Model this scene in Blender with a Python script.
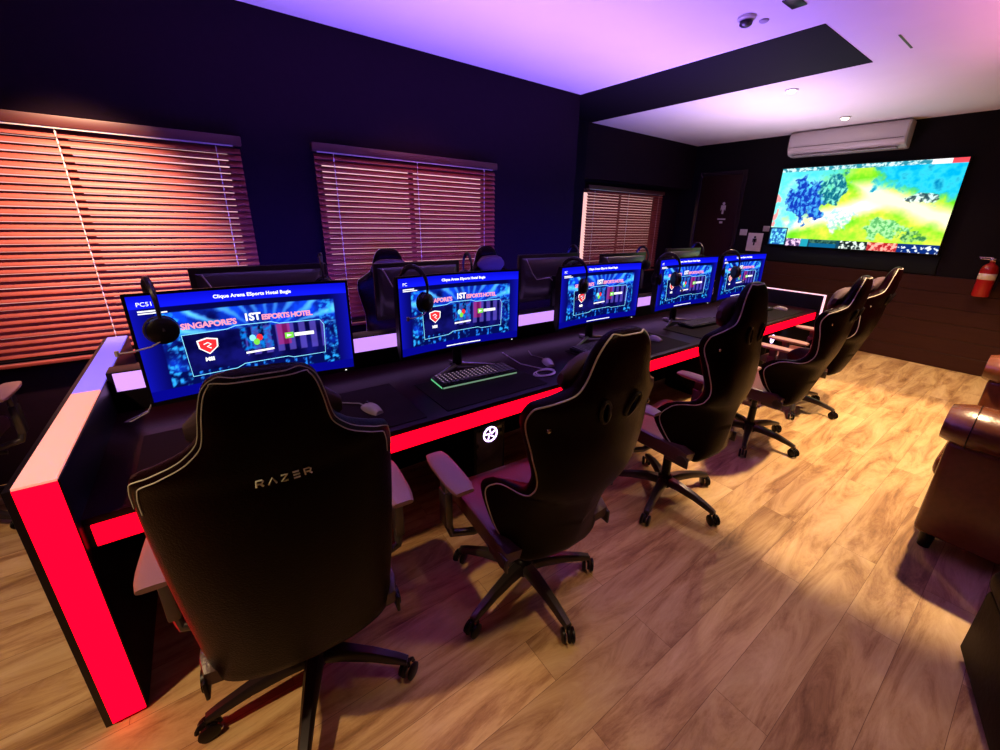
import bpy, bmesh, math, random
from math import sin, cos, pi, radians
from mathutils import Vector, Matrix, noise
random.seed(7)
for o in list(bpy.data.objects): bpy.data.objects.remove(o)
SC = bpy.context.scene
COL = SC.collection

# ------------------------------------------------------------------ camera
cd = bpy.data.cameras.new('camera'); cam = bpy.data.objects.new('camera', cd); COL.objects.link(cam)
CYAW, CPIT, CROL, CF = 37.5, 18.75, 1.586, 409.46
a, b, r = radians(CYAW), radians(CPIT), radians(CROL)
fw = Vector((sin(a)*cos(b), cos(a)*cos(b), -sin(b))); rt = Vector((cos(a), -sin(a), 0)); up = rt.cross(fw)
rt2 = rt*cos(r) + up*sin(r); up2 = -rt*sin(r) + up*cos(r)
M = Matrix((rt2, up2, -fw)).transposed().to_4x4(); M.translation = (0, 0, 1.6)
cam.matrix_world = M
cd.sensor_fit = 'HORIZONTAL'; cd.sensor_width = 36; cd.lens = CF/1000*36
cd.shift_x = -18.05/1000; cd.shift_y = -18.27/1000
cd.clip_start = .02; cd.clip_end = 60
SC.camera = cam

# ------------------------------------------------------------------ world, view, lamps
W = bpy.data.worlds.new('world'); SC.world = W; W.use_nodes = True
W.node_tree.nodes['Background'].inputs[0].default_value = (.5, .3, .45, 1)
W.node_tree.nodes['Background'].inputs[1].default_value = .010
vs = SC.view_settings; vs.view_transform = 'Standard'; vs.look = 'None'; vs.gamma = 1; vs.use_curve_mapping = False
vs.exposure = 0.0
def lamp(kind, name, loc, power, color, size=.1, target=None, spot=None, blend=.5, size_y=None):
    l = bpy.data.lights.new(name, kind); l.energy = power; l.color = color
    if kind == 'AREA':
        l.size = size
        l.spread = radians(125)
        if size_y: l.shape = 'RECTANGLE'; l.size_y = size_y
    else: l.shadow_soft_size = size
    if spot: l.spot_size = radians(spot); l.spot_blend = blend
    o = bpy.data.objects.new(name, l); COL.objects.link(o); o.location = loc
    if target is not None:
        o.rotation_euler = (Vector(target)-Vector(loc)).to_track_quat('-Z', 'Y').to_euler()
    return o
CEIL = 2.81
WARM = (1, .66, .34)
# ceiling downlights of the room (the two seen near the screen, others over the aisle and the windows)
lamp('SPOT', 'downlight_lamp', (4.72, 2.03, 2.74), 110, WARM, .04, (4.6, 1.2, 0), 120, .6)
lamp('SPOT', 'downlight_lamp', (6.28, 2.05, 2.74), 60, WARM, .04, (6.0, 1.2, 0), 110, .6)
lamp('SPOT', 'downlight_lamp', (3.75, .35, 2.76), 620, WARM, .04, (3.75, .45, 0), 68, .25)
lamp('SPOT', 'downlight_lamp', (5.6, .2, 2.76), 300, WARM, .05, (5.4, .4, 0), 85, .6)
lamp('SPOT', 'downlight_lamp', (1.15, .1, 2.76), 80, WARM, .05, (1.1, .3, 0), 54, .7)
lamp('SPOT', 'downlight_lamp', (-1.5, .9, 2.76), 230, WARM, .05, (-1.3, 1.3, 0), 90, .5)
lamp('SPOT', 'downlight_lamp', (-.42, 2.62, 2.76), 620, (1, .60, .36), .05, (-.42, 3.45, 1.38), 50, 1.0)
lamp('SPOT', 'downlight_lamp', (1.6, 2.55, 2.76), 26, (1, .3, .25), .05, (1.6, 3.45, 1.3), 75, .8)
# unseen washes added to tint the ceiling; two boost the desk divider's strip
lamp('AREA', 'ceiling_fill', (2.0, 2.36, 1.36), 84, (.32, .17, 1), 4.2, (2.0, 2.36, 3), size_y=.05)
lamp('AREA', 'ceiling_fill', (5.2, 2.36, 1.36), 24, (.85, .62, .9), 1.6, (5.2, 2.36, 3), size_y=.05)
lamp('AREA', 'ceiling_fill', (4.0, .4, 2.2), 5, (1, .32, .60), 2.0, (4.0, .4, 3), size_y=.4)  # pink fill lamp added in mid-air, not part of the divider

# ------------------------------------------------------------------ materials
def srgb(c): return c/12.92 if c <= .04045 else ((c+.055)/1.055)**2.4
def lin(r, g, b): return (srgb(r/255), srgb(g/255), srgb(b/255))
MATS = {}
def mat(name, col=(.5, .5, .5), rough=.5, metal=0, emit=None, es=0, bump=0, bscale=60, vary=0, spec=.5, coat=0):
    if name in MATS: return MATS[name]
    m = bpy.data.materials.new(name); m.use_nodes = True; nt = m.node_tree; N = nt.nodes; L = nt.links
    p = N['Principled BSDF']
    p.inputs['Base Color'].default_value = (*col, 1); p.inputs['Roughness'].default_value = rough
    p.inputs['Metallic'].default_value = metal; p.inputs['Specular IOR Level'].default_value = spec
    p.inputs['Coat Weight'].default_value = coat
    if emit: p.inputs['Emission Color'].default_value = (*emit, 1); p.inputs['Emission Strength'].default_value = es
    if bump or vary:
        tc = N.new('ShaderNodeTexCoord'); n = N.new('ShaderNodeTexNoise'); n.inputs['Scale'].default_value = bscale
        n.inputs['Detail'].default_value = 5; L.new(tc.outputs['Object'], n.inputs['Vector'])
        if bump:
            bp = N.new('ShaderNodeBump'); bp.inputs['Strength'].default_value = bump; bp.inputs['Distance'].default_value = .004
            L.new(n.outputs['Fac'], bp.inputs['Height']); L.new(bp.outputs[0], p.inputs['Normal'])
        if vary:
            mx = N.new('ShaderNodeMix'); mx.data_type = 'RGBA'
            mx.inputs[6].default_value = (*[c*(1-vary) for c in col], 1); mx.inputs[7].default_value = (*[min(1, c*(1+vary)) for c in col], 1)
            L.new(n.outputs['Fac'], mx.inputs[0]); L.new(mx.outputs[2], p.inputs['Base Color'])
    MATS[name] = m; return m
def emis(name, strength):            # light emitting screen that shows the mesh's own colours
    if name in MATS: return MATS[name]
    m = bpy.data.materials.new(name); m.use_nodes = True; nt = m.node_tree; nt.nodes.clear()
    at = nt.nodes.new('ShaderNodeAttribute'); at.attribute_name = 'Col'
    e = nt.nodes.new('ShaderNodeEmission'); o = nt.nodes.new('ShaderNodeOutputMaterial')
    e.inputs[1].default_value = strength
    nt.links.new(at.outputs['Color'], e.inputs[0]); nt.links.new(e.outputs[0], o.inputs[0])
    MATS[name] = m; return m
def floor_mat():
    m = bpy.data.materials.new('oak_plank_floor'); m.use_nodes = True; nt = m.node_tree; N = nt.nodes; L = nt.links
    p = N['Principled BSDF']; tc = N.new('ShaderNodeTexCoord')
    br = N.new('ShaderNodeTexBrick'); br.inputs['Scale'].default_value = 1
    br.inputs['Brick Width'].default_value = 1.22; br.inputs['Row Height'].default_value = .18
    br.inputs['Mortar Size'].default_value = .0009; br.inputs['Mortar Smooth'].default_value = .3
    br.offset = .37; br.inputs['Color1'].default_value = (.0, .0, .0, 1); br.inputs['Color2'].default_value = (1, 1, 1, 1)
    br.inputs['Mortar'].default_value = (.3, .3, .3, 1); br.inputs['Bias'].default_value = 0
    L.new(tc.outputs['Object'], br.inputs['Vector'])
    mp = N.new('ShaderNodeMapping'); mp.inputs['Scale'].default_value = (.95, 5.2, 1)
    L.new(tc.outputs['Object'], mp.inputs[0])
    ad = N.new('ShaderNodeVectorMath'); ad.operation = 'ADD'
    sc = N.new('ShaderNodeVectorMath'); sc.operation = 'SCALE'; sc.inputs[3].default_value = 7
    L.new(br.outputs['Color'], sc.inputs[0]); L.new(mp.outputs[0], ad.inputs[0]); L.new(sc.outputs[0], ad.inputs[1])
    n1 = N.new('ShaderNodeTexNoise'); n1.inputs['Scale'].default_value = 1.5; n1.inputs['Detail'].default_value = 9; n1.inputs['Roughness'].default_value = .74
    n1.inputs['Distortion'].default_value = .7
    L.new(ad.outputs[0], n1.inputs['Vector'])
    cr = N.new('ShaderNodeValToRGB'); e = cr.color_ramp.elements
    e[0].position = .28; e[0].color = (.11, .045, .018, 1)
    e[1].position = .68; e[1].color = (.68, .50, .26, 1)
    k = e.new(.42); k.color = (.36, .20, .085, 1)
    k = e.new(.52); k.color = (.54, .355, .165, 1)
    L.new(n1.outputs['Fac'], cr.inputs[0])
    mx = N.new('ShaderNodeMix'); mx.data_type = 'RGBA'; mx.blend_type = 'MULTIPLY'; mx.inputs[0].default_value = .5
    mr = N.new('ShaderNodeMapRange'); mr.inputs['To Min'].default_value = .72; mr.inputs['To Max'].default_value = 1.15
    L.new(br.outputs['Color'], mr.inputs[0]); L.new(cr.outputs[0], mx.inputs[6]); L.new(mr.outputs[0], mx.inputs[7])
    mo = N.new('ShaderNodeMix'); mo.data_type = 'RGBA'; mo.inputs[7].default_value = (.14, .07, .03, 1)
    L.new(br.outputs['Fac'], mo.inputs[0]); L.new(mx.outputs[2], mo.inputs[6]); L.new(mo.outputs[2], p.inputs['Base Color'])
    bp = N.new('ShaderNodeBump'); bp.inputs['Strength'].default_value = .25; bp.inputs['Distance'].default_value = .003
    L.new(n1.outputs['Fac'], bp.inputs['Height']); L.new(bp.outputs[0], p.inputs['Normal'])
    p.inputs['Roughness'].default_value = .5; p.inputs['Specular IOR Level'].default_value = .35
    return m
def wood_panel_mat(name, c1, c2, horizontal=True):
    m = bpy.data.materials.new(name); m.use_nodes = True; nt = m.node_tree; N = nt.nodes; L = nt.links
    p = N['Principled BSDF']; tc = N.new('ShaderNodeTexCoord'); mp = N.new('ShaderNodeMapping')
    mp.inputs['Scale'].default_value = (1, 1, 14) if horizontal else (14, 14, 1)
    n = N.new('ShaderNodeTexNoise'); n.inputs['Scale'].default_value = 3; n.inputs['Detail'].default_value = 6
    mx = N.new('ShaderNodeMix'); mx.data_type = 'RGBA'; mx.inputs[6].default_value = (*c1, 1); mx.inputs[7].default_value = (*c2, 1)
    L.new(tc.outputs['Object'], mp.inputs[0]); L.new(mp.outputs[0], n.inputs['Vector']); L.new(n.outputs['Fac'], mx.inputs[0])
    L.new(mx.outputs[2], p.inputs['Base Color']); p.inputs['Roughness'].default_value = .5; p.inputs['Specular IOR Level'].default_value = .15
    return m

FLOOR = floor_mat()
CEILM = mat('white_ceiling_paint', (.78, .74, .78), .9, vary=.04, bscale=3)
WALLM = mat('dark_plum_wall_paint', (.010, .003, .009), .7, spec=.08, bump=.25, bscale=25, vary=.2)
BLACKP = mat('black_paint', (.006, .004, .009), .8, spec=.05)
PANELW = wood_panel_mat('brown_wall_boards', (.030, .010, .006), (.055, .018, .010))
DOORW = wood_panel_mat('reddish_door_wood', (.016, .004, .004), (.028, .007, .006), False)
BLIND = mat('reddish_wood_slat', (.26, .048, .034), .45, spec=.25, vary=.3, bscale=9)
CORDM = mat('pale_cord', (.75, .62, .58), .8)
LEATH = mat('black_leather', (.0048, .0004, .0009), .32, bump=.3, bscale=220, spec=.05)
LEATH2 = mat('black_suede', (.018, .009, .012), .85)
PIPING = mat('pale_piping', (.55, .5, .45), .6)
STITCH = mat('grey_green_stitching', (.62, .62, .55), .7)
LOGOM = mat('embroidered_pale_green', (.9, 1, .8), .7)
PLAST = mat('black_plastic', (.005, .003, .005), .35, spec=.2)
PLASTG = mat('charcoal_plastic', (.016, .010, .013), .33, spec=.35)
ARMPAD = mat('armrest_rubber', (.26, .13, .12), .5)
METAL = mat('dark_metal', (.07, .06, .06), .28, .6)
CHROME = mat('chrome', (.7, .65, .62), .2, 1)
DESKM = mat('black_desk_laminate', (.014, .0015, .004), .28, bump=.1, bscale=90, spec=.12)
MATM = mat('black_desk_mat', (.008, .0015, .003), .7, spec=.08)
RED = mat('red_led_strip', (.2, 0, 0), .8, spec=0, emit=(1, .0004, .010), es=3.2)
REDD = mat('bright_red_led_strip', (.2, 0, 0), .8, spec=0, emit=(1, .0004, .012), es=3.2)
SALM = mat('salmon_led_strip', (.5, .3, .3), .4, emit=(1, .29, .20), es=1.0)
BLUEL = mat('periwinkle_led_strip', (.2, .2, .5), .4, emit=(.17, .13, .95), es=.9)
PINKL = mat('pale_violet_led_strip', (.4, .3, .5), .4, emit=(.62, .30, .95), es=1.15)
PINKW = mat('pink_white_led_strip', (.5, .4, .5), .4, emit=(.95, .5, .62), es=1.3)
WHITE = mat('white_plastic', (.62, .58, .56), .4)
SOFAL = mat('tan_brown_leather', (.10, .026, .009), .27, bump=.3, bscale=40, vary=.25)
SOFAD = mat('dark_brown_leather', (.006, .0012, .001), .55, spec=.06, bump=.2, bscale=60)
REDX = mat('red_enamel', (.35, .008, .008), .3)
BLUEGL = mat('blue_power_glow', (0, 0, .1), .4, emit=(.1, .15, 1), es=3)
GLASSP = mat('frosted_daylit_pane', (.5, .4, .35), .6, emit=(1, .55, .5), es=1.1)
TEXTW = mat('screen_white_text', (.1, .1, .1), .5, emit=(1, 1, 1), es=1.3)
SCRP = mat('screen_pink_text', (.1, .1, .1), .5, emit=(1, .35, .5), es=1.2)
SCRR = mat('screen_red_mark', (.1, .0, .0), .5, emit=(1, .03, .04), es=1.1)
SCRG = mat('screen_green_mark', (.0, .1, .0), .5, emit=(.25, .9, .08), es=1.0)
SCRC = mat('screen_cyan_line', (.0, .1, .1), .5, emit=(.25, .75, 1), es=1.4)
SCRB = mat('screen_deep_blue', (.0, .0, .05), .5, emit=(.01, .01, .16), es=1.0)

# ------------------------------------------------------------------ mesh helpers
def bx(bm, x0, x1, y0, y1, z0, z1, bev=0, seg=2, M=None):
    ret = bmesh.ops.create_cube(bm, size=1); vs_ = ret['verts']
    for v in vs_: v.co = Vector(((x0+x1)/2+v.co.x*(x1-x0), (y0+y1)/2+v.co.y*(y1-y0), (z0+z1)/2+v.co.z*(z1-z0)))
    if bev:
        es = list({e for v in vs_ for e in v.link_edges})
        rr = bmesh.ops.bevel(bm, geom=es, offset=bev, segments=seg, affect='EDGES', profile=.5)
        vs_ = list({v for f in rr['faces'] for v in f.verts} | {v for v in vs_ if v.is_valid})
    if M is not None:
        for v in vs_: v.co = M @ v.co
    return vs_
def rings(bm, R, cap=True, closed=False):
    V = [[bm.verts.new(p) for p in ring] for ring in R]
    n = len(V[0])
    rng = range(len(V)) if closed else range(len(V)-1)
    for i in rng:
        A, B = V[i], V[(i+1) % len(V)]
        for j in range(n):
            try: bm.faces.new((A[j], A[(j+1) % n], B[(j+1) % n], B[j]))
            except ValueError: pass
    if cap and not closed:
        bm.faces.new(V[0][::-1]); bm.faces.new(V[-1])
    return V
def tube(bm, pts, rad, n=8, cap=True, closed=False):
    pts = [Vector(p) for p in pts]; R = []
    m = len(pts); prev = None
    for i, p in enumerate(pts):
        if closed: t = pts[(i+1) % m]-pts[i-1]
        else: t = pts[min(i+1, m-1)]-pts[max(i-1, 0)]
        t.normalize()
        if prev is None:
            u = t.orthogonal().normalized()
        else:
            u = prev-t*prev.dot(t)
            u = u.normalized() if u.length > 1e-6 else t.orthogonal().normalized()
        prev = u; w = t.cross(u)
        rr = rad[i] if isinstance(rad, (list, tuple)) else rad
        R.append([p+(u*cos(2*pi*k/n)+w*sin(2*pi*k/n))*rr for k in range(n)])
    return rings(bm, R, cap, closed)
def lathe(bm, prof, c=(0, 0, 0), n=20, axis='Z'):
    R = []
    for (rr, h) in prof:
        ring = []
        for k in range(n):
            x, y = rr*cos(2*pi*k/n), rr*sin(2*pi*k/n)
            v = {'Z': (x, y, h), 'Y': (x, h, -y), 'X': (h, x, y)}[axis]
            ring.append(Vector(c)+Vector(v))
        R.append(ring)
    rings(bm, R)
def obj(name, bm, m, parent=None, smooth=True, loc=None):
    bmesh.ops.recalc_face_normals(bm, faces=bm.faces[:])
    me = bpy.data.meshes.new(name); bm.to_mesh(me); bm.free()
    for p in me.polygons: p.use_smooth = smooth
    if smooth:
        try: me.set_sharp_from_angle(angle=radians(38))
        except Exception: pass
    me.materials.append(m)
    o = bpy.data.objects.new(name, me); COL.objects.link(o)
    if parent: o.parent = parent
    if loc: o.location = loc
    return o
def B(): return bmesh.new()
def tag(o, label=None, cat=None, group=None, kind=None):
    if label: o['label'] = label
    if cat: o['category'] = cat
    if group: o['group'] = group
    if kind: o['kind'] = kind
    return o
def thing(name, label, cat, loc=(0, 0, 0), rz=0, group=None):
    o = bpy.data.objects.new(name, None); COL.objects.link(o); o.empty_display_size = .1
    o.location = loc; o.rotation_euler = (0, 0, rz)
    return tag(o, label, cat, group)
def struct(name, bm, m, smooth=False):
    return tag(obj(name, bm, m, smooth=smooth), kind='structure')
def boxobj(name, dims, m, parent=None, bev=0, smooth=True):
    bm = B(); bx(bm, *dims, bev=bev); return obj(name, bm, m, parent, smooth)
def copy_tree(o, parent=None):
    c = o.copy(); COL.objects.link(c); c.parent = parent
    for ch in list(o.children): copy_tree(ch, c)
    return c
def text_mesh(s, size, bold=0, extrude=.0006, spacing=1.0, align='LEFT'):
    cu = bpy.data.curves.new('t', 'FONT'); cu.body = s; cu.size = size; cu.extrude = extrude; cu.offset = bold
    cu.space_character = spacing; cu.align_x = align; cu.resolution_u = 3
    t = bpy.data.objects.new('t', cu); COL.objects.link(t)
    dg = bpy.context.evaluated_depsgraph_get(); me = bpy.data.meshes.new_from_object(t.evaluated_get(dg))
    bpy.data.objects.remove(t); return me
def add_mesh(bm, me, M):
    n = len(bm.verts); bm.from_mesh(me); bm.verts.ensure_lookup_table()
    for v in bm.verts[n:]: v.co = M @ v.co
FACE_MY = Matrix(((1, 0, 0, 0), (0, 0, -1, 0), (0, 1, 0, 0), (0, 0, 0, 1)))      # text xy -> xz, facing -y
FACE_MX = Matrix(((0, 0, -1, 0), (-1, 0, 0, 0), (0, 1, 0, 0), (0, 0, 0, 1)))     # text xy -> (-y) z, facing -x

# ------------------------------------------------------------------ room shell
YW, YK, YR, XS, XK, XF = 3.50, 4.30, 4.52, 3.40, 4.36, 6.97      # window wall, bulkhead, recess, step, column, far wall
XB, YB = -3.2, -3.6
bm = B(); bx(bm, XB, XF+.1, YB, YR+.1, -.1, 0); struct('floor', bm, FLOOR)
bm = B(); bx(bm, XB, XF+.1, YB, YR+.1, CEIL, CEIL+.1); struct('ceiling', bm, CEILM)
def wall_y(name, y, th, x0, x1, z0, z1, holes, m):
    bm = B(); xs = x0
    for (hx0, hx1, hz0, hz1) in holes:
        bx(bm, xs, hx0, y, y+th, z0, z1)
        if hz0 > z0: bx(bm, hx0, hx1, y, y+th, z0, hz0)
        if hz1 < z1: bx(bm, hx0, hx1, y, y+th, hz1, z1)
        xs = hx1
    bx(bm, xs, x1, y, y+th, z0, z1)
    return struct(name, bm, m)
W1 = (-1.30, .30, .74, 1.99); W2 = (.80, 2.28, .74, 2.00); W3 = (4.58, 6.38, .80, 2.02)
wall_y('wall_left', YW, .12, XB, XS, 0, CEIL, [W1, W2], WALLM)
bm = B(); bx(bm, XS-.12, XS, YW+.12, YK+.1, 0, CEIL); bx(bm, XS, XK, YK, YR+.1, 0, CEIL); struct('wall_column', bm, BLACKP)
wall_y('wall_recess', YR, .12, XK, XF, 0, CEIL, [W3], WALLM)
bm = B(); bx(bm, XK, XF, YK, YR, 2.14, CEIL); struct('trim_bulkhead', bm, WALLM)
bm = B(); bx(bm, XF, XF+.1, YB, YR+.1, 0, CEIL); struct('wall_far', bm, mat('dark_far_wall_paint', (.009, .007, .009), .7, spec=.08, bump=.2, bscale=20))
bm = B(); bx(bm, XB, XF, YB-.1, YB, 0, CEIL); struct('wall_right', bm, WALLM)
bm = B(); bx(bm, XB-.1, XB, YB, YR, 0, CEIL); struct('wall_back', bm, WALLM)
# brown boards on the lower part of the far wall
bm = B()
for i in range(6): bx(bm, XF-.022, XF, YB, 3.02, .006+i*.178, .006+i*.178+.174, bev=.003, seg=1)
struct('trim_far_boards', bm, PANELW)
# black painted beam patch set flush in the ceiling
bm = B(); bx(bm, XS, 4.40, 1.345, YK, CEIL-.004, CEIL); struct('trim_ceiling_beam', bm, mat('black_beam_paint', (.007, .005, .010), .7, spec=.08))
# window panes and frames
def window(name, w, y, th=.12):
    x0, x1, z0, z1 = w; bm = B(); t = .04
    for q in ((x0, x1, z0, z0+t), (x0, x1, z1-t, z1), (x0, x0+t, z0+t, z1-t), (x1-t, x1, z0+t, z1-t), ((x0+x1)/2-t/2, (x0+x1)/2+t/2, z0+t, z1-t)):
        bx(bm, q[0], q[1], y+.07, y+.11, q[2], q[3])
    f = struct(name, bm, mat('dark_window_frame', (.05, .03, .03), .5))
    boxobj('pane', (x0+t, x1-t, y+.085, y+.095, z0+t, z1-t), GLASSP, f)
window('window_1', W1, YW); window('window_2', W2, YW); window('window_3', W3, YR)

def blind(x0, x1, z0, z1, y, label, pitch=.039, tilt=55):
    t = thing('window_blind', label, 'window blind', ((x0+x1)/2, y, z0), 0, 'wooden blinds on the window wall')
    w = (x1-x0)/2; h = z1-z0
    boxobj('headrail', (-w, w, -.035, .022, h-.055, h), mat('dark_blind_valance', (.07, .012, .011), .5, vary=.2, bscale=8), t, .004)
    boxobj('headrail_edge', (-w+.03, w-.05, -.030, -.022, h-.063, h-.055), mat('pale_metal_edge', (.7, .6, .55), .3, .3), t)
    bm = B(); n = int((h-.10)/pitch); c, s = cos(radians(tilt)), sin(radians(tilt))
    for i in range(n):
        z = h-.085-i*pitch
        # each slat a thin curved board, room edge low
        prof = []
        for k in range(5):
            q = -1+k*.5; cr = .002*(1-q*q)
            prof.append((q*.0195*c, q*.0195*s+cr))
        R = []
        jz = (random.random()-.5)*.002
        for X in (-w+.012, w-.012):
            ring = [Vector((X, p[0]-.004, z+p[1]+jz)) for p in prof]+[Vector((X, p[0]-.004, z+p[1]-.003+jz)) for p in prof[::-1]]
            R.append(ring)
        rings(bm, R)
    obj('slats', bm, BLIND, t)
    boxobj('bottom_rail', (-w+.01, w-.01, -.027, .02, 0, .018), BLIND, t, .003)
    k = 3
    for i in range(k):
        xx = -w+.14+(2*w-.28)*i/(k-1)
        bm = B(); zz = .02
        while zz < h-.07:
            tube(bm, [(xx, -.026, zz), (xx+.001, -.0275, zz+.012), (xx, -.026, zz+.023)], .0032, 6); zz += pitch
        tube(bm, [(xx, -.026, .02), (xx, -.026, h-.06)], .0011, 5)
        obj('ladder_cord', bm, CORDM, t)
    return t
blind(-1.34, .335, .72, 2.045, YW-.045, 'wide wooden slat blind at the left edge, glowing orange-peach under warm light')
blind(.755, 2.325, .72, 2.065, YW-.045, 'dark red wooden slat blind behind the second and third lit monitors')
blind(4.60, 6.43, .78, 2.075, YR-.045, 'smaller far red slat blind under the dark bulkhead, near the corner')

# restroom door on the far wall
dr = tag(boxobj('door_1', (XF-.03, XF, 3.43, 4.10, .01, 2.33), DOORW, None, .004), kind='structure')
bm = B(); bx(bm, XF-.045, XF, 4.10, 4.16, 0, 2.39, bev=.004); bx(bm, XF-.045, XF, 3.37, 3.43, 0, 2.39, bev=.004); bx(bm, XF-.045, XF, 3.43, 4.10, 2.33, 2.39, bev=.004)
struct('trim_door_frame', bm, mat('glossy_dark_frame', (.02, .012, .015), .25))
bm = B(); lathe(bm, [(.011, -.05), (.011, 0)], (XF-.04, 3.49, 1.02), 12, 'X'); tube(bm, [(XF-.09, 3.49, 1.02), (XF-.09, 3.61, 1.02)], .009, 8)
obj('door_handle', bm, CHROME, dr)
def sign_person(bm, x, y, z, s):
    lathe(bm, [(.001, -.004), (.16*s, -.004), (.16*s, 0), (.001, 0)], (x, y, z+.80*s), 16, 'X')
    bx(bm, x-.004, x, y-.2*s, y+.2*s, z+.1*s, z+.60*s, bev=.0); bx(bm, x-.004, x, y-.11*s, y-.01*s, z-.42*s, z+.1*s); bx(bm, x-.004, x, y+.01*s, y+.11*s, z-.42*s, z+.1*s)
    bx(bm, x-.004, x, y-.3*s, y-.23*s, z, z+.58*s); bx(bm, x-.004, x, y+.23*s, y+.3*s, z, z+.58*s)
rs = thing('restroom_sign', 'pale standing figure restroom sign on the dark wooden door', 'sign', (XF-.031, 3.66, 1.60))
SG = mat('sign_grey', (.6, .55, .55), .4)
bm = B(); sign_person(bm, 0, 0, .20, .13); obj('figure', bm, SG, rs, False)
boxobj('word_plate', (-.004, 0, -.065, .065, .055, .075), SG, rs); boxobj('small_plate', (-.004, 0, -.025, .025, 0, .03), SG, rs)
def card(name, y0, y1, z0, z1, label, cat, m=None, fig=False):
    t = thing(name, label, cat, (XF, (y0+y1)/2, z0))
    w = (y1-y0)/2; h = z1-z0
    boxobj('plate', (-.012, -.001, -w, w, 0, h), m or WHITE, t, .002)
    return t
t = card('wall_notice', 2.97, 3.19, 1.20, 1.47, 'white notice with a black figure beside the left end of the big screen', 'notice', mat('notice_white', (.85, .80, .72), .6))
t['category'] = 'notice'
bm = B(); sign_person(bm, -.0125, 0, .13, .10); obj('figure', bm, PLAST, t, False)
card('light_switch', 3.22, 3.33, 1.43, 1.52, 'small square white switch plate beside the restroom door', 'switch')
card('wall_socket', 2.90, 2.99, 1.50, 1.58, 'small white plate close to the lower left corner of the big screen', 'socket')

# ------------------------------------------------------------------ big screen
def fbm(x, y, s, o=4):
    v = 0; a_ = 1; tt = 0
    for i in range(o):
        v += a_*noise.noise(Vector((x*s, y*s, 3.7*i+1))); tt += a_; s *= 2.1; a_ *= .55
    return v/tt
def mixc(c1, c2, t):
    t = max(0, min(1, t)); return tuple(p+(q-p)*t for p, q in zip(c1, c2))
def col_grid(name, w, h, nx, ny, fn, m, parent, place):
    """coloured picture of a lit screen: one small quad per cell, colour per face corner"""
    me = bpy.data.meshes.new(name)
    V = []; F = []
    for j in range(ny+1):
        for i in range(nx+1): V.append(place((i/nx-.5)*w, (j/ny-.5)*h))
    for j in range(ny):
        for i in range(nx):
            k = j*(nx+1)+i; F.append((k, k+1, k+nx+2, k+nx+1))
    me.from_pydata(V, [], F)
    at = me.color_attributes.new('Col', 'FLOAT_COLOR', 'POINT')
    for j in range(ny+1):
        for i in range(nx+1):
            c = fn(i/nx, j/ny); at.data[j*(nx+1)+i].color = (*lin(*c), 1)
    me.materials.append(m)
    o = bpy.data.objects.new(name, me); COL.objects.link(o); o.parent = parent
    return o
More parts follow.
